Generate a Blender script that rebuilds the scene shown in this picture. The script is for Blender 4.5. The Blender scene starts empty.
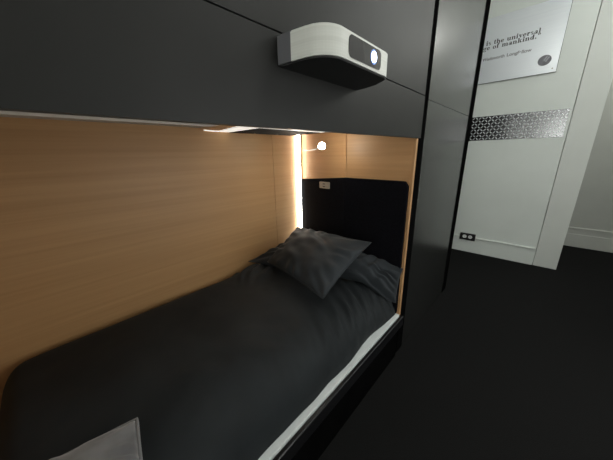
import bpy, bmesh, math, random
from mathutils import Vector, Matrix, noise
random.seed(4)
C = bpy.context.scene.collection
PI = math.pi

# ------------------------------------------------------------------ materials
def mat(name, col, rough=.5, metal=0., spec=.5, aniso=0., sheen=0., emit=None, es=0.):
    m = bpy.data.materials.new(name); m.use_nodes = True
    b = m.node_tree.nodes['Principled BSDF']
    b.inputs['Base Color'].default_value = (*col, 1)
    b.inputs['Roughness'].default_value = rough
    b.inputs['Metallic'].default_value = metal
    b.inputs['Specular IOR Level'].default_value = spec
    b.inputs['Anisotropic'].default_value = aniso
    b.inputs['Sheen Weight'].default_value = sheen
    if emit:
        b.inputs['Emission Color'].default_value = (*emit, 1)
        b.inputs['Emission Strength'].default_value = es
    return m

def nodes(m): return m.node_tree.nodes, m.node_tree.links, m.node_tree.nodes['Principled BSDF']

def add_noise(m, scale, c1, c2, lo=.35, hi=.65, bump=0., detail=4., bscale=None, dist=.002):
    n, l, b = nodes(m)
    tc = n.new('ShaderNodeTexCoord'); mp = n.new('ShaderNodeMapping')
    mp.inputs['Scale'].default_value = scale
    t = n.new('ShaderNodeTexNoise'); t.inputs['Scale'].default_value = 1; t.inputs['Detail'].default_value = detail
    r = n.new('ShaderNodeValToRGB')
    r.color_ramp.elements[0].position = lo; r.color_ramp.elements[1].position = hi
    r.color_ramp.elements[0].color = (*c1, 1); r.color_ramp.elements[1].color = (*c2, 1)
    l.new(tc.outputs['Object'], mp.inputs['Vector']); l.new(mp.outputs['Vector'], t.inputs['Vector'])
    l.new(t.outputs['Fac'], r.inputs['Fac']); l.new(r.outputs['Color'], b.inputs['Base Color'])
    if bump:
        bp = n.new('ShaderNodeBump'); bp.inputs['Strength'].default_value = bump; bp.inputs['Distance'].default_value = dist
        if bscale:
            t2 = n.new('ShaderNodeTexNoise'); t2.inputs['Scale'].default_value = bscale; t2.inputs['Detail'].default_value = 3
            l.new(tc.outputs['Object'], t2.inputs['Vector']); l.new(t2.outputs['Fac'], bp.inputs['Height'])
        else:
            l.new(t.outputs['Fac'], bp.inputs['Height'])
        l.new(bp.outputs['Normal'], b.inputs['Normal'])
    return m

def wood(name, scale, c1, c2, rough=.45):
    m = mat(name, c1, rough, spec=.4)
    n, l, b = nodes(m)
    tc = n.new('ShaderNodeTexCoord')
    mp = n.new('ShaderNodeMapping'); mp.inputs['Scale'].default_value = scale
    a = n.new('ShaderNodeTexNoise'); a.inputs['Scale'].default_value = 1.; a.inputs['Detail'].default_value = 5; a.inputs['Roughness'].default_value = .62
    mp2 = n.new('ShaderNodeMapping'); mp2.inputs['Scale'].default_value = tuple(s * .22 for s in scale)
    a2 = n.new('ShaderNodeTexNoise'); a2.inputs['Scale'].default_value = 1.; a2.inputs['Detail'].default_value = 3
    mx = n.new('ShaderNodeMix'); mx.data_type = 'FLOAT'; mx.inputs[0].default_value = .45
    r = n.new('ShaderNodeValToRGB')
    r.color_ramp.elements[0].position = .36; r.color_ramp.elements[1].position = .64
    r.color_ramp.elements[0].color = (*c1, 1); r.color_ramp.elements[1].color = (*c2, 1)
    l.new(tc.outputs['Object'], mp.inputs['Vector']); l.new(mp.outputs['Vector'], a.inputs['Vector'])
    l.new(tc.outputs['Object'], mp2.inputs['Vector']); l.new(mp2.outputs['Vector'], a2.inputs['Vector'])
    l.new(a.outputs['Fac'], mx.inputs[2]); l.new(a2.outputs['Fac'], mx.inputs[3])
    l.new(mx.outputs[0], r.inputs['Fac']); l.new(r.outputs['Color'], b.inputs['Base Color'])
    return m

M = {}
M['wood_long'] = wood('oak_long_grain', (3, 1.1, 62), (.50, .285, .122), (.585, .345, .158))
M['wood_head'] = wood('oak_cross_grain', (1.6, 3, 62), (.47, .265, .12), (.56, .325, .155))
M['wood_edge'] = wood('oak_edge', (40, 40, 2), (.40, .22, .10), (.50, .29, .14))
M['laminate'] = add_noise(mat('black_laminate', (.018, .018, .017), .46, spec=.25), (3, 3, 3), (.0168, .0168, .0158), (.0195, .0195, .0184))
M['laminate_end'] = add_noise(mat('satin_black_laminate', (.012, .012, .012), .25, spec=.62), (4, 4, 1), (.014, .0145, .0135), (.017, .0175, .0165))
M['black_trim'] = add_noise(mat('black_trim', (.003, .003, .003), .9, spec=.0), (8, 8, 8), (.0025, .0025, .0025), (.004, .004, .004))
M['black_gloss'] = mat('black_rail', (.007, .007, .008), .3, spec=.3)
M['ceiling_white'] = add_noise(mat('pale_lining', (.50, .43, .36), .5), (5, 5, 5), (.47, .40, .34), (.53, .46, .39))
M['white_ledge'] = add_noise(mat('white_ledge', (.7, .73, .73), .35), (9, 9, 9), (.66, .7, .7), (.74, .77, .77))
M['headboard'] = add_noise(mat('black_upholstery', (.005, .005, .007), .9, spec=.06), (90, 90, 90), (.0035, .0035, .005), (.007, .007, .0095), bump=.2)
M['duvet'] = add_noise(mat('black_cotton', (.02, .022, .024), .70, spec=.28, sheen=.03), (5, 5, 5), (.0072, .0096, .0110), (.0112, .0145, .0165), bump=.25, bscale=420., dist=.0008)
M['pillow'] = add_noise(mat('black_pillowcase', (.022, .024, .028), .66, spec=.3, sheen=.06), (6, 6, 6), (.014, .0178, .0215), (.021, .026, .031), bump=.25, bscale=420., dist=.0008)
M['velvet'] = add_noise(mat('grey_velvet', (.12, .12, .125), .8, spec=.2, sheen=.45), (14, 14, 14), (.10, .10, .105), (.16, .16, .165), bump=.3, bscale=160., dist=.001)
M['piping'] = mat('grey_piping', (.17, .17, .175), .8, sheen=.3)
M['mattress'] = add_noise(mat('white_ticking', (.6, .6, .6), .8), (30, 30, 30), (.55, .55, .55), (.65, .65, .65))
M['projector'] = add_noise(mat('projector_white', (.66, .67, .63), .38), (1, 1, 190), (.62, .63, .59), (.70, .71, .67))
M['projector_grey'] = mat('projector_grey', (.115, .115, .125), .5)
M['projector_under'] = add_noise(mat('projector_under', (.015, .015, .015), .6), (20, 20, 20), (.012, .012, .012), (.018, .018, .018))
M['window_black'] = mat('projector_window', (.035, .033, .034), .12)
M['lens'] = mat('projector_lens', (.9, .95, 1), .2, emit=(.86, .94, 1), es=11.)
M['lens_ring'] = mat('projector_lens_ring', (.05, .09, .22), .25, emit=(.14, .28, .70), es=.7)
M['led'] = mat('led_strip', (1, 1, 1), .4, emit=(1, .985, .90), es=28.)
M['led_top'] = mat('led_channel', (.9, .9, .88), .4, emit=(1, .97, .9), es=.7)
M['bulb'] = mat('lamp_bulb', (1, 1, 1), .4, emit=(.97, 1, .93), es=80.)
M['lamp_metal'] = mat('lamp_metal', (.45, .43, .40), .35, metal=1.)
M['silver'] = add_noise(mat('silver_plate', (.5, .5, .48), .4, metal=.6), (60, 60, 300), (.46, .46, .44), (.55, .55, .53))
M['dark'] = mat('dark_slot', (.02, .02, .02), .6)
M['screw'] = mat('screw_head', (.8, .8, .8), .25, metal=1.)
M['board'] = add_noise(mat('black_board', (.01, .01, .011), .8, spec=.1), (10, 10, 10), (.009, .009, .010), (.013, .013, .014))
M['carpet'] = add_noise(mat('black_carpet', (.010, .010, .010), .95, spec=.1, sheen=.0), (260, 260, 260), (.005, .005, .005), (.0125, .0125, .0122), bump=.8, dist=.004)
M['wall'] = add_noise(mat('white_gloss_paint', (.75, .79, .75), .36, spec=.45), (2, 2, 2), (.73, .77, .73), (.77, .81, .77), bump=.06, bscale=24., dist=.004)
M['stile'] = add_noise(mat('white_trim_paint', (.70, .725, .685), .4, spec=.4), (2, 2, 2), (.68, .705, .665), (.72, .745, .705), bump=.08, bscale=20., dist=.004)
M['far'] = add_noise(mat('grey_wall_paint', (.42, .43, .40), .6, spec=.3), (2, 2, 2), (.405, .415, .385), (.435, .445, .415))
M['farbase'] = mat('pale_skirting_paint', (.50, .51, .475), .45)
M['room'] = add_noise(mat('room_wall_paint', (.45, .46, .44), .7), (2, 2, 2), (.43, .44, .42), (.47, .48, .46))
M['ceil'] = add_noise(mat('ceiling_paint', (.75, .76, .74), .7), (2, 2, 2), (.73, .74, .72), (.77, .78, .76))
M['steel'] = add_noise(mat('brushed_aluminium', (.90, .94, .97), .30, metal=.42, aniso=.6), (1, 1, 260), (.87, .91, .95), (.91, .95, .98))
M['plate'] = add_noise(mat('tread_plate', (.3, .3, .31), .22, metal=1.), (20, 20, 20), (.27, .27, .28), (.33, .33, .345))  # sheet colour darkened so the lozenges read as lit
M['tread'] = add_noise(mat('tread_polished_lit', (.86, .88, .9), .25, metal=.45), (20, 20, 20), (.82, .84, .86), (.88, .9, .92))  # polished lozenges, lightened so their glint is in the colour
M['ink'] = mat('black_ink', (.012, .012, .014), .5)
M['ink_pale'] = mat('grey_ink', (.30, .30, .32), .5)
M['emblem'] = add_noise(mat('grey_print', (.17, .17, .185), .5), (30, 30, 30), (.15, .15, .165), (.2, .2, .22))
M['emblem_light'] = mat('pale_print', (.36, .36, .39), .5)
M['socket'] = mat('white_socket', (.75, .77, .75), .4)
M['black_plastic'] = mat('black_plastic', (.012, .012, .012), .4)

# ------------------------------------------------------------------ helpers
def new(): return bmesh.new()

def box(bm, x0, x1, y0, y1, z0, z1, bev=0., seg=2):
    r = bmesh.ops.create_cube(bm, size=1)
    vs = r['verts']
    for v in vs:
        v.co = Vector(((x0 + x1) / 2 + v.co.x * (x1 - x0), (y0 + y1) / 2 + v.co.y * (y1 - y0), (z0 + z1) / 2 + v.co.z * (z1 - z0)))
    if bev:
        es = list({e for v in vs for e in v.link_edges})
        bmesh.ops.bevel(bm, geom=es, offset=bev, segments=seg, affect='EDGES', profile=.5)
    return bm

def prism(bm, pts, z0, z1, frame=None):
    """extrude a polygon; frame maps (u,v,w) -> world"""
    f = frame or (lambda u, v, w: Vector((u, v, w)))
    a = [bm.verts.new(f(x, y, z0)) for x, y in pts]
    b = [bm.verts.new(f(x, y, z1)) for x, y in pts]
    n = len(pts)
    fs = [bm.faces.new(a), bm.faces.new(b)]
    for i in range(n):
        fs.append(bm.faces.new((a[i], a[(i + 1) % n], b[(i + 1) % n], b[i])))
    bmesh.ops.recalc_face_normals(bm, faces=fs)
    return bm

def tube(bm, pts, r, n=10):
    pts = [Vector(p) for p in pts]
    rings = []
    for i, p in enumerate(pts):
        d = (pts[min(i + 1, len(pts) - 1)] - pts[max(i - 1, 0)]).normalized()
        a = d.cross(Vector((0, .31, .95))).normalized()
        if a.length < .1: a = d.cross(Vector((1, 0, 0))).normalized()
        b = d.cross(a)
        rings.append([bm.verts.new(p + r * (math.cos(2 * PI * k / n) * a + math.sin(2 * PI * k / n) * b)) for k in range(n)])
    fs = []
    for i in range(len(rings) - 1):
        for k in range(n):
            fs.append(bm.faces.new((rings[i][k], rings[i][(k + 1) % n], rings[i + 1][(k + 1) % n], rings[i + 1][k])))
    fs.append(bm.faces.new(rings[0])); fs.append(bm.faces.new(rings[-1]))
    bmesh.ops.recalc_face_normals(bm, faces=fs)
    return bm

def disc(bm, c, ax_u, ax_v, ru, rv, depth, n=28):
    c = Vector(c); u = Vector(ax_u); v = Vector(ax_v); w = u.cross(v)
    pts = [(ru * math.cos(2 * PI * k / n), rv * math.sin(2 * PI * k / n)) for k in range(n)]
    return prism(bm, pts, 0, depth, lambda a, b, d: c + a * u + b * v + d * w)

def origin_of(o): return o.matrix_local.translation if o.parent is None else origin_of(o.parent) + o.matrix_local.translation

def obj(name, bm, m, parent=None, smooth=False, org=None):
    me = bpy.data.meshes.new(name)
    co = [v.co for v in bm.verts]
    if parent is not None:
        off = Vector(parent['_w'])
    else:
        if org is None:
            org = ((min(c.x for c in co) + max(c.x for c in co)) / 2, (min(c.y for c in co) + max(c.y for c in co)) / 2, min(c.z for c in co))
        off = Vector(org)
    for v in bm.verts: v.co -= off
    bm.to_mesh(me); bm.free()
    o = bpy.data.objects.new(name, me); C.objects.link(o)
    me.materials.append(m)
    if smooth:
        for p in me.polygons: p.use_smooth = True
    if parent is not None:
        o.parent = parent; o['_w'] = tuple(off)
    else:
        o.location = off; o['_w'] = tuple(off)
    return o

def tag(o, label=None, cat=None, group=None, kind=None):
    if label: o['label'] = label
    if cat: o['category'] = cat
    if group: o['group'] = group
    if kind: o['kind'] = kind
    return o

def thing(name, loc, label, cat, group=None):
    o = bpy.data.objects.new(name, None); C.objects.link(o)
    o.empty_display_size = .1
    o.location = loc; o['_w'] = tuple(loc)
    return tag(o, label, cat, group)

def struct(name, bm, m, label=None): return tag(obj(name, bm, m), label, None, None, 'structure')

def smoothstep(a, b, x):
    t = max(0., min(1., (x - a) / (b - a))); return t * t * (3 - 2 * t)

# ------------------------------------------------------------------ the setting
HC = 3.4
YW = 4.197
struct('floor', box(new(), -1.3, 2.3, -2.6, 5.7, -.1, 0), M['carpet'], 'black carpet covering the floor')
struct('ceiling', box(new(), -1.3, 2.3, -2.6, 5.7, HC, HC + .1), M['ceil'])
struct('wall_back', box(new(), -1.2, .681, YW, YW + .15, 0, HC), M['wall'], 'white painted wall carrying the metal plaque')
struct('trim_1', box(new(), .686, .908, YW - .004, YW + .17, 0, HC, .003), M['stile'], 'wide white upright board ending the white wall')
bm = box(new(), -1.2, .672, YW - .010, YW, 0, .214)
box(bm, -1.2, .672, YW - .026, YW, .216, .236, .006)
struct('baseboard_back', bm, M['wall'], 'white skirting with beaded top under the plaque wall')
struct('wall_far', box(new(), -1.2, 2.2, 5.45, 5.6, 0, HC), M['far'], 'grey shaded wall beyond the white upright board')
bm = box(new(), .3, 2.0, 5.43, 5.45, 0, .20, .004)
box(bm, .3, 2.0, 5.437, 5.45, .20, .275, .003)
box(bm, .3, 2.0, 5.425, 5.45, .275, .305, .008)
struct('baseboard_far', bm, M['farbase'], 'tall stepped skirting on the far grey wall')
struct('wall_left', box(new(), -1.3, -1.2, -2.6, 5.6, 0, HC), M['room'])
struct('wall_right', box(new(), 2.0, 2.1, -2.6, 5.6, 0, HC), M['room'])
struct('wall_front', box(new(), -1.2, 2.0, -2.6, -2.5, 0, HC), M['room'])

# ------------------------------------------------------------------ the sleeping pod
XB = -1.0
pod = thing('sleeping_pod', (-.5, .7, 0), 'built-in black bunk pod lined with oak panels', 'bunk bed')
obj('back_panel', box(new(), XB - .03, XB, -.50, 1.3035, .30, 1.70, .001), M['wood_long'], pod)
obj('back_panel', box(new(), XB - .03, XB, 1.3065, 1.62, .30, 1.70, .001), M['wood_long'], pod)
obj('backing', box(new(), XB - .06, XB - .031, -.53, 1.70, 0, 1.70), M['black_trim'], pod)
# head wall: a facet from the lit corner and a straight panel
P0, P1 = (XB, 1.612), (-.484, 1.548)
obj('head_panel', prism(new(), [P0, (-.4855, P1[1]), (-.4855, 1.63), (XB, 1.63)], .30, 1.66), M['wood_head'], pod)
obj('head_panel', box(new(), -.4825, -.0185, 1.548, 1.575, .30, 1.66, .001), M['wood_head'], pod)
# headboard follows the two facets
def hb(pts, ztop0, ztop1, rnd=0.):
    bm = new()
    (xa, ya), (xb, yb) = pts
    N = 24; front = []; back = []
    for i in range(N + 1):
        t = i / N
        x = xa + (xb - xa) * t; y = ya + (yb - ya) * t
        z = ztop0 + (ztop1 - ztop0) * t
        if rnd:
            d = abs(xb - x)
            if d < rnd: z -= rnd - math.sqrt(max(0, rnd * rnd - (rnd - d) ** 2))
        front.append((x, y, z)); back.append((x, y + .022, z))
    for i in range(N):
        a, b = front[i], front[i + 1]; c, d = back[i], back[i + 1]
        q = [bm.verts.new(p) for p in ((a[0], a[1], .36), (b[0], b[1], .36), b, a)]
        bm.faces.new(q)
        q = [bm.verts.new(p) for p in ((c[0], c[1], .36), (d[0], d[1], .36), d, c)]
        bm.faces.new(q[::-1])
        bm.faces.new([bm.verts.new(p) for p in (a, b, d, c)])
    a, c = front[0], back[0]
    bm.faces.new([bm.verts.new(p) for p in ((a[0], a[1], .36), a, c, (c[0], c[1], .36))])
    a, c = front[-1], back[-1]
    bm.faces.new([bm.verts.new(p) for p in ((a[0], a[1], .36), (c[0], c[1], .36), c, a)])
    bmesh.ops.remove_doubles(bm, verts=bm.verts, dist=1e-5)
    bmesh.ops.recalc_face_normals(bm, faces=bm.faces)
    return bm
obj('headboard', hb(((-.975, 1.583), (-.4845, 1.526)), 1.245, 1.283), M['headboard'], pod)
obj('headboard', hb(((-.4835, 1.526), (-.021, 1.524)), 1.283, 1.28, .03), M['headboard'], pod)
obj('edge_strip', box(new(), -.018, -.001, 1.540, 1.563, .34, 1.524, .0015), M['wood_edge'], pod)
tag(pod.children[-1], 'pale oak edge strip')
obj('post', box(new(), -.06, -.004, 1.5645, 1.69, .0, 2.9), M['black_trim'], pod)
# front panels of the upper berth
obj('front_panel', prism(new(), [(-1.0, 1.5135), (1.595, 1.527), (1.595, 1.7482), (-1.0, 1.7482)], -.022, 0, lambda u, v, w: Vector((w, u, v))), M['laminate'], pod)
obj('front_panel', box(new(), -.022, 0, -1.0, 1.595, 1.7518, 2.9, .0015), M['laminate'], pod)
obj('upper_carcass', box(new(), XB - .05, -.023, -1.0, 1.56, 1.70, 2.9), M['black_trim'], pod)
# end panels and corner trim
obj('end_panel', box(new(), -.022, 0, 1.657, 2.70, .0, 1.7365, .0015), M['laminate_end'], pod)
obj('end_panel', box(new(), -.022, 0, 1.657, 2.70, 1.739, 2.9, .0015), M['laminate_end'], pod)
obj('corner_trim', box(new(), -.03, .004, 2.70, 2.83, 0, 2.9, .002), M['black_trim'], pod)
obj('end_carcass', box(new(), XB - .05, -.031, 1.71, 2.825, 0, 2.9), M['black_trim'], pod)
obj('foot_panel', box(new(), XB, -.03, -.53, -.50, .30, 1.62), M['wood_head'], pod)
obj('ceiling_panel', box(new(), XB, -.0625, -.53, 1.53, 1.64, 1.70), M['ceiling_white'], pod)
obj('ceiling_lip', prism(new(), [(-1.0, 1.5085), (.30, 1.5158), (.33, 1.52), (.33, 1.64), (-1.0, 1.64)], -.060, -.0235, lambda u, v, w: Vector((w, u, v))), M['ceiling_white'], pod)
tag(pod.children[-1], 'pale strip under the upper panel')
# bed platform
obj('bed_base', box(new(), XB, .002, -.53, 1.535, 0, .33), M['black_trim'], pod)
obj('bed_ledge', box(new(), -.085, .003, -.53, 1.538, .331, .356, .002), M['white_ledge'], pod)
tag(pod.children[-1], 'white ledge along the bed edge')
bm = box(new(), .004, .027, -.53, 1.56, .27, .345, .006)
obj('side_rail', bm, M['black_gloss'], pod)

# dropped overhead box above the back of the bed
ob = thing('overhead_box', (-.75, 1.2, 1.60), 'low oak box with rounded end fixed under the bunk ceiling', 'overhead box')
pts = []
x0, x1, y0, y1 = XB + .002, -.45, .70, 1.50
for k in range(9):
    a = PI + PI / 2 * k / 8; pts.append((x0 + .14 + .14 * math.cos(a), y0 + .14 + .14 * math.sin(a)))
pts += [(x1, y0), (x1, y1), (x0, y1)]
obj('box_body', prism(new(), pts, 1.604, 1.638), M['wood_head'], ob)
obj('light_channel', prism(new(), [(x0 + .01, .868), (x1 - .135, .80), (x1 - .135, 1.49), (x1 - .215, 1.49), (x1 - .215, .938), (x0 + .01, .938)], 1.598, 1.604), M['led_top'], ob)
tag(ob.children[-1], 'white lit channel around the black board')
bd = obj('black_board', box(new(), x0 + .01, x1 - .216, .939, 1.49, 1.596, 1.604, .001), M['board'], ob)
for y in (1.10, 1.30, 1.44):
    disc_bm = disc(new(), (-.93, y, 1.5925), (1, 0, 0), (0, 1, 0), .007, .007, .0035, 12)
    obj('screw', disc_bm, M['screw'], bd)
bm = tube(new(), [(x0 + .004, .93, 1.602), (x0 + .004, .85, 1.602)] + [(x0 + .14 + .139 * math.cos(PI + PI / 2 * k / 8), y0 + .14 + .139 * math.sin(PI + PI / 2 * k / 8), 1.602) for k in range(4)], .004, 8)
obj('edge_trim', bm, M['led_top'], ob)

# vertical LED strip in the corner
led = thing('led_light_strip', (-.985, 1.59, .62), 'bright white vertical light strip in the bunk corner', 'light strip')
obj('channel', box(new(), -.999, -.977, 1.585, 1.602, .62, 1.637), M['lamp_metal'], led)
obj('diffuser', box(new(), -.996, -.972, 1.571, 1.585, .62, 1.63, .004), M['led'], led)

# reading lamp on a thin stem
lamp = thing('reading_lamp', (-.85, 1.56, 1.40), 'small glowing reading lamp on a thin bent stem', 'reading lamp')
stem = [(-.905, 1.535, 1.63), (-.905, 1.53, 1.52)]
for k in range(1, 7):
    a = PI / 2 * k / 6
    stem.append((-.875 - .03 * math.cos(a), 1.528 - .006 * k / 6, 1.512 - .03 * math.sin(a)))
stem += [(-.80, 1.50, 1.478), (-.68, 1.44, 1.484), (-.575, 1.362, 1.494)]
obj('stem', tube(new(), stem, .0045, 8), M['lamp_metal'], lamp, True)
bm = new(); bmesh.ops.create_uvsphere(bm, u_segments=20, v_segments=12, radius=.0225)
for v in bm.verts: v.co += Vector((-.525, 1.325, 1.500))
obj('bulb', bm, M['bulb'], lamp, True)
bm = tube(new(), [(-.578, 1.364, 1.494), (-.56, 1.351, 1.496), (-.540, 1.336, 1.498)], .014, 14)
obj('lamp_holder', bm, M['lamp_metal'], lamp, True)

# socket on the headboard facet
nrm = Vector((.1154, -.9933, 0)); tng = Vector((.9933, .1154, 0))
tng = Vector((.9933, -.1154, 0)); nrm = Vector((-.1154, -.9933, 0))
def facet(u, v, w): return Vector((-.676, 1.5475, 1.216)) + u * tng + Vector((0, 0, v)) + w * nrm
sk = thing('wall_socket', facet(0, 0, 0), 'small silver socket plate on the black headboard', 'socket')
def rrect(w, h, r, n=5):
    p = []
    for cx, cy, a0 in ((w / 2 - r, h / 2 - r, 0), (-w / 2 + r, h / 2 - r, 90), (-w / 2 + r, -h / 2 + r, 180), (w / 2 - r, -h / 2 + r, 270)):
        for k in range(n + 1):
            a = math.radians(a0 + 90 * k / n); p.append((cx + r * math.cos(a), cy + r * math.sin(a)))
    return p
obj('socket_plate', prism(new(), rrect(.108, .05, .006), .001, .009, facet), M['silver'], sk)
for dz in (.010, -.011):
    obj('socket_slot', prism(new(), [(a - .004, b + dz) for a, b in rrect(.024, .006, .002)], .009, .0105, facet), M['dark'], sk)
obj('switch', prism(new(), [(a + .030, b) for a, b in rrect(.016, .026, .003)], .009, .011, facet), M['silver'], sk)
obj('switch', prism(new(), [(a - .036, b) for a, b in rrect(.016, .026, .003)], .009, .011, facet), M['silver'], sk)

# ------------------------------------------------------------------ bedding
mt = obj('mattress', box(new(), -.965, -.13, -.22, 1.46, .357, .475, .03, 3), M['mattress'], None, True)
tag(mt, 'white mattress under the black duvet on the bunk', 'mattress')

def nz(x, y, z=0.): return noise.noise(Vector((x, y, z)))

# cross profile of the duvet from the oak wall to the hem over the ledge
PROF = [(-.984, .545), (-.975, .590), (-.93, .618), (-.80, .624), (-.62, .622), (-.44, .616), (-.30, .606), (-.20, .588), (-.13, .558), (-.080, .515), (-.050, .462), (-.034, .41), (-.026, .372), (-.024, .361)]
def prof(t):
    n = len(PROF) - 1
    s = t * n; i = min(int(s), n - 1); f = s - i
    p = [Vector((*PROF[max(0, min(n, i + k))], 0)) for k in (-1, 0, 1, 2)]
    a = .5 * ((2 * p[1]) + (p[2] - p[0]) * f + (2 * p[0] - 5 * p[1] + 4 * p[2] - p[3]) * f * f + (3 * p[1] - p[0] - 3 * p[2] + p[3]) * f ** 3)
    return a.x, a.y
bm = new()
NU, NV = 110, 200
ya, yb = -.30, 1.515
rows = []
for j in range(NV + 1):
    v = j / NV
    y = ya + (yb - ya) * v
    row = []
    for i in range(NU + 1):
        u = i / NU
        x, z = prof(u)
        yy = y
        # foot end rounds down, corner at the wall is rounded in plan
        d = y - ya
        if d < .10:
            k = 1 - d / .10
            z -= (z - .42) * (1 - math.sqrt(max(0, 1 - k ** 2.4))) * .95
        if d < .16:
            k = 1 - d / .16
            x += .10 * (k ** 3) * smoothstep(-.6, -.98, x)
        # head end sinks under the pillows
        z -= .03 * smoothstep(1.05, 1.3, y) * smoothstep(.361, .45, z)
        # wrinkles: folds running off the front edge near the head, soft rumples elsewhere
        edge = smoothstep(-.42, -.08, x)
        headn = smoothstep(.55, 1.15, y)
        ph = y * 62 + 9 * nz(x * 2.2, y * 2.2, 1.7) + (x + .1) * 26
        z += .0165 * edge * (1 - smoothstep(.84, .97, u)) * headn * math.sin(ph) * (.6 + 1.0 * abs(nz(x * 4, y * 5, 4.)))
        z += .006 * edge * (1 - smoothstep(.86, .97, u)) * smoothstep(.35, .9, y) * math.sin(y * 118 + 8 * nz(x * 4, y * 4, 3.) + x * 60) * (.3 + nz(x * 6, y * 5, 6.))
        ph2 = y * 30 - (x + .3) * 34 + 5 * nz(x * 2, y * 2, 8.)
        z += .0085 * smoothstep(-.60, -.1, x) * (1 - headn * .6) * math.sin(ph2) * .5 * (.15 + 1.3 * abs(nz(x * 3, y * 2.2, 2.)))
        z += .012 * nz(x * 3.1, y * 2.7, .3) * smoothstep(-.99, -.85, x) + .003 * nz(x * 8, y * 7, 5.) + .003 * (1 - abs(nz(x * 11 + y * 5, y * 9 - x * 4, 9.))) * smoothstep(-.98, -.9, x)
        # bunching beside the left end of the pillows
        bl = smoothstep(-.62, -.85, x) * smoothstep(.72, 1.0, y)
        z += bl * (.022 + .013 * math.sin((y * .8 + x * 1.1) * 70 + 4 * nz(x * 5, y * 5)))
        # the hem wavers over the ledge
        hem = smoothstep(.72, 1., u)
        w = .007 * nz(y * 3.2, 2.1) + .004 * math.sin(y * 9 + 3 * nz(y * 2, 4.)) + .008 * math.exp(-((y - .62) / .12) ** 2) - .018 * math.exp(-((y - 1.2) / .16) ** 2)
        x += hem * w * .8
        if u > .9: z = max(z, .3605)
        row.append(bm.verts.new((max(x, XB + .006), yy, z)))
    rows.append(row)
for j in range(NV):
    for i in range(NU):
        bm.faces.new((rows[j][i], rows[j][i + 1], rows[j + 1][i + 1], rows[j + 1][i]))
bmesh.ops.recalc_face_normals(bm, faces=bm.faces)
dv = obj('duvet', bm, M['duvet'], None, True)
tag(dv, 'black duvet spread over the bunk mattress', 'duvet')
sm = dv.modifiers.new('thick', 'SOLIDIFY'); sm.thickness = .012; sm.offset = -1
if dv.data.polygons[len(dv.data.polygons) // 2].normal.z < 0: dv.data.flip_normals()

def pillow_bm(corners, thick, bulge_up=1., bulge_down=1., n=56, seed=0., wr=.006, pinch=.05, deform=None):
    """corners BL, BR, TR, TL; a stuffed cover with pinched corners and creases"""
    BL, BR, TR, TL = [Vector(c) for c in corners]
    N = ((BR - BL).cross(TL - BL) + (TR - TL).cross(TR - BR)).normalized()
    bm = new(); sides = []
    for s in (1, -1):
        g = []
        for j in range(n + 1):
            v = j / n; row = []
            for i in range(n + 1):
                u = i / n
                # pull the edges in between the corners
                uu = u * 2 - 1; vv = v * 2 - 1
                pu = uu * (1 - pinch * (1 - vv * vv) * abs(uu) ** 3 * 0 - pinch * (1 - vv * vv) * abs(uu))
                pv = vv * (1 - pinch * (1 - uu * uu) * abs(vv))
                a = (pu + 1) / 2; b = (pv + 1) / 2
                p = BL * (1 - a) * (1 - b) + BR * a * (1 - b) + TR * a * b + TL * (1 - a) * b
                t = (max(0, 1 - abs(uu) ** 2.6) ** .62) * (max(0, 1 - abs(vv) ** 2.6) ** .62)
                h = thick / 2 * t * (bulge_up if s > 0 else bulge_down)
                e = max(abs(uu), abs(vv))
                cr = wr * (math.sin(7 * uu + 9 * vv + 6 * nz(uu * 1.4 + seed, vv * 1.4, seed)) * .5 + nz(uu * 3 + seed, vv * 3, seed + 3)) * min(1, 3 * t)
                rad = wr * .9 * math.sin(math.atan2(vv, uu) * 17 + 3 * nz(uu * 2, vv * 2, seed)) * smoothstep(.55, .9, e) * smoothstep(1.0, .92, e)
                q = p + N * s * (h + (cr + rad if s > 0 else 0))
                if deform: q = deform(q, u, v)
                row.append(bm.verts.new(q))
            g.append(row)
        for j in range(n):
            for i in range(n):
                f = (g[j][i], g[j][i + 1], g[j + 1][i + 1], g[j + 1][i])
                bm.faces.new(f if s > 0 else f[::-1])
    bmesh.ops.remove_doubles(bm, verts=bm.verts, dist=1e-5)
    bmesh.ops.recalc_face_normals(bm, faces=bm.faces)
    return bm

def flange(corners, width, pinch):
    BL, BR, TR, TL = [Vector(c) for c in corners]
    pts = []
    for (uu, vv) in [(-1 + 2 * k / 20, -1) for k in range(20)] + [(1, -1 + 2 * k / 20) for k in range(20)] + [(1 - 2 * k / 20, 1) for k in range(20)] + [(-1, 1 - 2 * k / 20) for k in range(20)]:
        pu = uu * (1 - pinch * (1 - vv * vv) * abs(uu)); pv = vv * (1 - pinch * (1 - uu * uu) * abs(vv))
        a = (pu + 1) / 2; b = (pv + 1) / 2
        pts.append(BL * (1 - a) * (1 - b) + BR * a * (1 - b) + TR * a * b + TL * (1 - a) * b)
    return pts

# flat pillow lying across the head of the bed
def droop(q, u, v):
    q.z -= .12 * smoothstep(-.26, 0., q.x) * (1 - .8 * v)
    q.x = min(q.x, -.004); q.z = max(q.z, .362 if q.x > -.1 else .5)
    q.z += .011 * math.sin(q.x * 75 - q.y * 60 + 6 * nz(q.x * 4, q.y * 4)) * smoothstep(-.42, -.10, q.x) * (1 - abs(2 * v - 1) ** 4)
    q.x = min(q.x, -.003)
    return q
cor = ((-.988, .985, .665), (-.004, 1.475, .595), (-.002, 1.535, .735), (-.985, 1.50, .735))
p2 = obj('pillow', pillow_bm(cor, .15, 1.15, .8, 90, 2.3, .010, .022, droop), M['pillow'], None, True)
tag(p2, 'flat black pillow lying across the bed head beneath the tilted one', 'pillow', 'black bed pillows')
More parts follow.
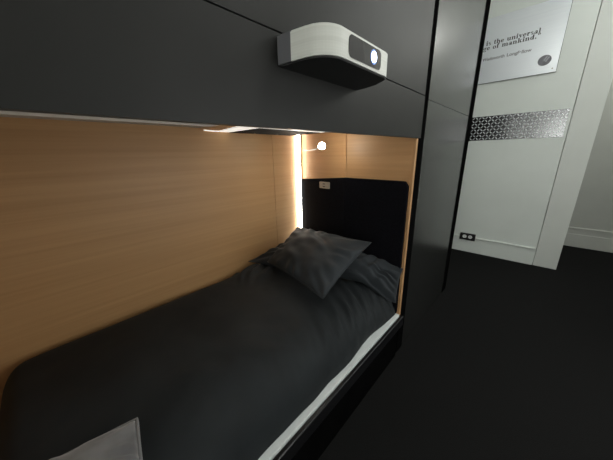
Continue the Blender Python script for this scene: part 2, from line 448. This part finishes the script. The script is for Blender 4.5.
# top pillow leaning back
cor = ((-.80, 1.030, .705), (-.195, .927, .695), (-.150, 1.352, .912), (-.835, 1.385, .880))
p1 = obj('pillow', pillow_bm(cor, .165, 1.0, .55, 80, 7.1, .0075, .045), M['pillow'], None, True)
tag(p1, 'black pillow tilted up on top of the flat pillow', 'pillow', 'black bed pillows')
sb = tube(new(), flange(cor, .0, .05) + flange(cor, .0, .05)[:1], .004, 6)
obj('seam', sb, M['pillow'], p1, True)

# grey velvet cushion at the foot
a = Vector((-.22, -.975, 0)); b = Vector((.985, -.17, 0))
c0 = Vector((-.236, .052, .660))
cor = (c0 + a * .40, c0 + a * .40 + b * .27, c0 + b * .27, c0 + Vector((0, 0, .004)))
cu = obj('cushion', pillow_bm(cor, .100, 1., .5, 40, 11., .004, .012), M['velvet'], None, True)
tag(cu, 'grey velvet cushion lying on the duvet near the bed foot', 'cushion')
fl = flange(cor, 0, .012)
obj('piping', tube(new(), fl + fl[:1], .005, 8), M['piping'], cu, True)

# ------------------------------------------------------------------ projector
pr = thing('projector', (0, .69, 1.672), 'white wall-mounted projector with lit lens on the black bunk front', 'projector')
zb, zt = 1.672, 1.7405
def arc(cx, cy, r, a0, a1, n=10): return [(cx + r * math.cos(math.radians(a0 + (a1 - a0) * k / n)), cy + r * math.sin(math.radians(a0 + (a1 - a0) * k / n))) for k in range(n + 1)]
def outline(g=0.):
    # plan outline (x out of the panel, y along it), from the near root round the front to the far root
    p = [(.045, .508 + g), (.085, .514 + g)]
    p += arc(.080 , .585, .070 - g, -80, -2, 12)
    p += [(.150 - g, .66), (.150 - g, .785)]
    p += arc(.106, .806, .044 - g, 0, 75, 8)
    p += [(.09, .868 - g), (.045, .882 - g)]
    return p
body = prism(new(), outline(), zb + .003, zt)
es = [e for e in body.edges if abs(e.verts[0].co.z - e.verts[1].co.z) < 1e-6 and e.verts[0].co.z > zt - .001 and max(e.verts[0].co.x, e.verts[1].co.x) > .046]
bmesh.ops.bevel(body, geom=es, offset=.0035, segments=2, affect='EDGES')
obj('shell', body, M['projector'], pr)
obj('base', prism(new(), [(.0005, .504), (.045, .508), (.045, .882), (.0005, .886)], zb + .003, zt - .001), M['projector_grey'], pr)
tag(pr.children[-1], 'dark grey mounting base')
obj('underside', prism(new(), [(.0006, .507)] + outline(.004) + [(.0006, .882)], zb - .001, zb + .003), M['projector_under'], pr)
def fr(u, v, w): return Vector((.150 + w, .690 + u, 1.7075 + v))
wn = obj('lens_window', prism(new(), rrect(.168, .050, .014), -.004, .0012, fr), M['window_black'], pr)
def fl_(u, v, w): return Vector((.1512 + w, .731 + u, 1.7085 + v))
obj('lens_ring', prism(new(), [(.0180 * math.cos(2 * PI * k / 32), .0185 * math.sin(2 * PI * k / 32)) for k in range(32)], 0, .0008, fl_), M['lens_ring'], wn)
obj('lens', prism(new(), [(.0132 * math.cos(2 * PI * k / 32), .0135 * math.sin(2 * PI * k / 32)) for k in range(32)], .0008, .0022, fl_), M['lens'], wn)

# ------------------------------------------------------------------ plaque
pq = thing('plaque', (-.14, YW, 2.268), 'brushed metal plaque with a printed quotation on the white wall', 'plaque')
PY = YW - .0165
obj('metal_sheet', box(new(), -.74, .465, PY, PY + .006, 2.268, 2.972, .001), M['steel'], pq)
for x in (-.70, .43):
    for z in (2.305, 2.935):
        bm = new(); disc(bm, (x, YW - .0004, z), (1, 0, 0), (0, 0, 1), .007, .007, .0181, 14)
        obj('screw', bm, M['lamp_metal'], pq)
bm = box(new(), .4655, .4685, PY - .0005, PY + .008, 2.2645, 2.975)
box(bm, -.74, .4655, PY - .0005, PY + .008, 2.2645, 2.2675)
obj('edge_shadow_rim', bm, M['dark'], pq)  # dark strips stand in for the sheet's edge line and shadow
tag(pq.children[-1], 'dark strip for the edge line and shadow of the metal sheet')
# fat-face lettering built from stems, slabs and rings
def ring(cx, cy, rx, ry, wx, wy, a0=0, a1=360, n=20):
    out = []
    for k in range(n):
        s, t = math.radians(a0 + (a1 - a0) * k / n), math.radians(a0 + (a1 - a0) * (k + 1) / n)
        out.append([(cx + rx * math.cos(s), cy + ry * math.sin(s)), (cx + rx * math.cos(t), cy + ry * math.sin(t)),
                    (cx + (rx - wx) * math.cos(t), cy + (ry - wy) * math.sin(t)), (cx + (rx - wx) * math.cos(s), cy + (ry - wy) * math.sin(s))])
    return out
def R_(x0, x1, y0, y1): return [[(x0, y0), (x1, y0), (x1, y1), (x0, y1)]]
def dot(cx, cy, r): return [[(cx + r * math.cos(2 * PI * k / 14), cy + r * math.sin(2 * PI * k / 14)) for k in range(14)]]
G = {
    'i': (.56, R_(.12, .44, 0, 1) + R_(0, .44, .89, 1) + R_(0, .56, 0, .11) + dot(.28, 1.32, .19)),
    'l': (.56, R_(.12, .44, 0, 1.5) + R_(0, .44, 1.39, 1.5) + R_(0, .56, 0, .11)),
    't': (.66, R_(.14, .46, .12, 1.35) + R_(0, .64, .89, 1) + ring(.42, .26, .28, .26, .24, .1, 180, 340)),
    'h': (1.2, R_(.12, .44, 0, 1.5) + R_(0, .44, 1.39, 1.5) + R_(0, .54, 0, .11) + R_(.74, 1.06, 0, .66) + ring(.72, .64, .34, .36, .3, .12, 0, 150) + R_(.64, 1.18, 0, .11)),
    'n': (1.2, R_(.12, .44, 0, 1) + R_(0, .44, .89, 1) + R_(0, .54, 0, .11) + R_(.74, 1.06, 0, .66) + ring(.72, .64, .34, .36, .3, .12, 0, 150) + R_(.64, 1.18, 0, .11)),
    'm': (1.82, R_(.12, .44, 0, 1) + R_(0, .44, .89, 1) + R_(0, .54, 0, .11) + R_(.74, 1.06, 0, .66) + ring(.72, .64, .34, .36, .3, .12, 0, 150) + R_(.64, 1.16, 0, .11) + R_(1.36, 1.68, 0, .66) + ring(1.34, .64, .34, .36, .3, .12, 0, 150) + R_(1.26, 1.8, 0, .11)),
    'u': (1.2, R_(.12, .44, .34, 1) + R_(0, .44, .89, 1) + R_(.74, 1.06, 0, 1) + R_(.62, 1.06, .89, 1) + R_(.74, 1.18, 0, .11) + ring(.46, .36, .34, .36, .3, .12, 180, 340)),
    'o': (1.0, ring(.5, .5, .48, .51, .3, .1)),
    'e': (.95, ring(.48, .5, .47, .51, .3, .1, 10, 325) + R_(.2, .92, .46, .58)),
    'a': (1.0, ring(.36, .3, .35, .31, .25, .1) + R_(.55, .87, .1, .72) + ring(.5, .68, .37, .33, .26, .1, 0, 170) + R_(.6, 1.0, 0, .11)),
    's': (.84, ring(.42, .73, .36, .28, .26, .1, 40, 275) + ring(.42, .28, .38, .29, .27, .1, -140, 95)),
    'v': (1.06, [[(.06, 1), (.42, 1), (.68, .2), (.52, 0)], [(.52, 0), (.64, 0), (.98, 1), (.86, 1)]] + R_(0, .52, .89, 1) + R_(.7, 1.06, .89, 1)),
    'r': (.88, R_(.12, .44, 0, 1) + R_(0, .44, .89, 1) + R_(0, .56, 0, .11) + ring(.64, .62, .28, .38, .2, .12, 60, 180) + dot(.70, .82, .17)),
    'g': (.98, ring(.44, .62, .41, .39, .26, .1) + ring(.47, -.18, .45, .26, .24, .1) + dot(.88, .92, .13)),
    'f': (.66, R_(.14, .46, 0, 1.2) + R_(0, .62, .89, 1) + R_(0, .58, 0, .11) + ring(.46, 1.18, .32, .33, .3, .12, 60, 180) + dot(.58, 1.32, .16)),
    'k': (1.18, R_(.12, .44, 0, 1.5) + R_(0, .44, 1.39, 1.5) + R_(0, .54, 0, .11) + [[(.44, .42), (.56, .42), (1.0, 1), (.84, 1)], [(.52, .58), (.72, .72), (1.14, 0), (.78, 0)]] + R_(.66, 1.16, 0, .11) + R_(.66, 1.1, .89, 1)),
    'd': (1.1, ring(.44, .5, .43, .51, .29, .1) + R_(.62, .94, 0, 1.5) + R_(.5, .94, 1.39, 1.5) + R_(.62, 1.08, 0, .11)),
    '.': (.42, dot(.2, .17, .18)),
    '\u201d': (.8, dot(.2, 1.34, .17) + [[(.37, 1.34), (.3, 1.05), (.12, .95), (.2, 1.2)]] + dot(.6, 1.34, .17) + [[(.77, 1.34), (.7, 1.05), (.52, .95), (.6, 1.2)]]),
    ' ': (.62, []),
}
def word_line(text, x0, x1, z, xh):
    tot = sum(G[ch][0] + .14 for ch in text) - .14
    s = (x1 - x0) / tot; cur = 0
    for word in text.split(' '):
        bm = new()
        for ch in word:
            w, polys = G[ch]
            for q in polys:
                area = sum(q[k][0] * q[(k + 1) % len(q)][1] - q[(k + 1) % len(q)][0] * q[k][1] for k in range(len(q)))
                if area < 0: q = q[::-1]
                bm.faces.new([bm.verts.new((x0 + (cur + a) * s, PY - .0008, z + b * xh)) for a, b in q])
            cur += w + .14
        obj('word', bm, M['ink'], pq)
        cur += G[' '][0] + .14
word_line('is the universal', -.238, .262, 2.687, .031)
word_line('ge of mankind.\u201d', -.262, .268, 2.637, .031)
def plain_word(text, x0, z, size, width):
    cu = bpy.data.curves.new('word', 'FONT'); cu.body = text; cu.size = size; cu.offset = .0012
    tmp = bpy.data.objects.new('word', cu); C.objects.link(tmp)
    bpy.context.view_layer.update()
    me = bpy.data.meshes.new_from_object(tmp.evaluated_get(bpy.context.evaluated_depsgraph_get()))
    bpy.data.objects.remove(tmp)
    bm = new(); bm.from_mesh(me); bpy.data.meshes.remove(me)
    xs = [v.co.x for v in bm.verts]; k = width / (max(xs) - min(xs))
    for v in bm.verts: v.co = Vector((x0 + (v.co.x - min(xs)) * k, PY - .0008, z + v.co.y))
    tag(obj('word', bm, M['ink_pale'], pq), 'pale grey word of the last line')
plain_word('Wadsworth', -.252, 2.521, .046, .222)
plain_word('Longfellow', -.008, 2.521, .046, .225)
em = new(); disc(em, (.349, PY + .001, 2.400), (1, 0, 0), (0, 0, 1), .057, .052, .0025, 32)
eo = obj('emblem', em, M['emblem'], pq)
tag(eo, 'round grey emblem')
def ef(u, v, w): return Vector((.349 + u, PY - .0018 - w, 2.400 + v))
obj('emblem_mark', prism(new(), [(.004, -.012), (.016, -.018), (.040, .024), (.030, .034)], 0, .0006, ef), M['emblem_light'], eo)
obj('emblem_mark', prism(new(), [(-.010, .006), (-.002, -.012), (.022, .036), (.014, .046)], 0, .0006, ef), M['emblem_light'], eo)

# ------------------------------------------------------------------ diamond tread strip
tp = thing('tread_plate_strip', (0, YW, 1.58), 'strip of diamond tread plate across the white wall', 'metal strip')
TY = YW - .005
obj('metal_sheet', box(new(), -.62, .656, TY, YW + .001, 1.580, 1.876, .0005), M['plate'], tp)
bm = new()
def lozenge(bm, cx, cz, ang, L, W, H):
    ca, sa = math.cos(ang), math.sin(ang)
    def P(u, v, h): return bm.verts.new((cx + u * ca - v * sa, TY - h, cz + u * sa + v * ca))
    base = [P(L * math.cos(t), W * math.sin(t), 0) for t in [2 * PI * k / 10 for k in range(10)]]
    top = [P(.72 * L * math.cos(t), .5 * W * math.sin(t), H) for t in [2 * PI * k / 10 for k in range(10)]]
    for k in range(10): bm.faces.new((base[k], top[k], top[(k + 1) % 10], base[(k + 1) % 10]))
    bm.faces.new(top[::-1])
for r in range(8):
    for c in range(36):
        x = -.600 + c * .0355; z = 1.6005 + r * .0365
        if x > .645 or z > 1.868: continue
        lozenge(bm, x, z, PI / 4 if (r + c) % 2 else -PI / 4, .0185, .0066, .0062)
bmesh.ops.recalc_face_normals(bm, faces=bm.faces)
obj('tread_pattern', bm, M['tread'], tp)

# ------------------------------------------------------------------ outlet on the skirting
so = thing('power_outlet', (-.08, YW - .02, .18), 'black double outlet with white sockets on the white skirting', 'outlet')
obj('mounting_block', box(new(), -.165, .012, YW - .030, YW - .0205, .185, .318, .003), M['wall'], so)
tag(so.children[-1], 'white mounting block')
obj('face_plate', box(new(), -.177, .018, YW - .042, YW - .030, .188, .290, .003), M['black_plastic'], so)
for x in (-.116, -.045):
    bm = new(); disc(bm, (x, YW - .042, .2405), (1, 0, 0), (0, 0, 1), .026, .025, .004, 24)
    s = obj('socket', bm, M['socket'], so)
    bm = new()
    for dx, dz in ((-.008, .006), (.008, .006), (0, -.010)):
        disc(bm, (x + dx, YW - .046, .2405 + dz), (1, 0, 0), (0, 0, 1), .0028, .005, .0006, 8)
    obj('pin_hole', bm, M['dark'], s)

# ------------------------------------------------------------------ camera
R = ((0.73480678, 0.67796612, -0.02051647), (0.18248742, -0.22673882, -0.95670677), (-0.65326666, 0.69925063, -0.29032952))
cam = bpy.data.cameras.new('camera'); co = bpy.data.objects.new('camera', cam); C.objects.link(co)
m3 = Matrix(((R[0][0], -R[1][0], -R[2][0]), (R[0][1], -R[1][1], -R[2][1]), (R[0][2], -R[1][2], -R[2][2])))
co.matrix_world = Matrix.Translation((.560009, 0, 1.45)) @ m3.to_4x4()
cam.sensor_width = 36; cam.lens = 249.258272 / 613 * 36; cam.clip_start = .01
bpy.context.scene.camera = co

# ------------------------------------------------------------------ lights
def area(name, loc, size, power, col, rot=(0, 0, 0), sy=None):
    l = bpy.data.lights.new(name, 'AREA'); l.energy = power; l.color = col; l.size = size
    if sy: l.shape = 'RECTANGLE'; l.size_y = sy
    o = bpy.data.objects.new(name, l); C.objects.link(o); o.location = loc; o.rotation_euler = rot
    return o
def point(name, loc, r, power, col):
    l = bpy.data.lights.new(name, 'POINT'); l.energy = power; l.color = col; l.shadow_soft_size = r
    o = bpy.data.objects.new(name, l); C.objects.link(o); o.location = loc
point('ceiling_and_fill_lamp', (1.1, -1.2, 3.1), .14, 12, (1., 1., .95))
point('ceiling_and_fill_lamp', (1.0, 1.3, 3.05), .14, 22, (1., 1., .95))  # unseen fill lamp added to brighten the ceiling mirrored in the plaque
point('ceiling_and_fill_lamp', (1.25, 3.1, 3.05), .12, 17, (.98, 1., .96))
point('ceiling_and_fill_lamp', (1.55, 4.7, 3.1), .12, 26, (1., 1., .95))  # unseen fill lamp added to lift the far wall
area('side_fill', (1.96, 1.6, 1.30), 1.4, 20, (.98, 1., .98), (0, PI / 2, 0), 1.6)  # added soft fill at the right wall to brighten the oak, no window there
area('rear_fill', (1.15, -2.46, 1.45), 1.3, 64, (1., 1., .97), (PI / 2, 0, PI), 1.9)  # added fill behind the camera for head wall and white wall, no window

w = bpy.data.worlds.new('world'); bpy.context.scene.world = w; w.use_nodes = True
w.node_tree.nodes['Background'].inputs['Color'].default_value = (.5, .52, .55, 1)
w.node_tree.nodes['Background'].inputs['Strength'].default_value = .0

for o in C.objects:
    if '_w' in o: del o['_w']
vs = bpy.context.scene.view_settings
vs.view_transform = 'Standard'; vs.look = 'None'; vs.gamma = 1; vs.exposure = 0; vs.use_curve_mapping = False
bpy.context.scene.display_settings.display_device = 'sRGB'
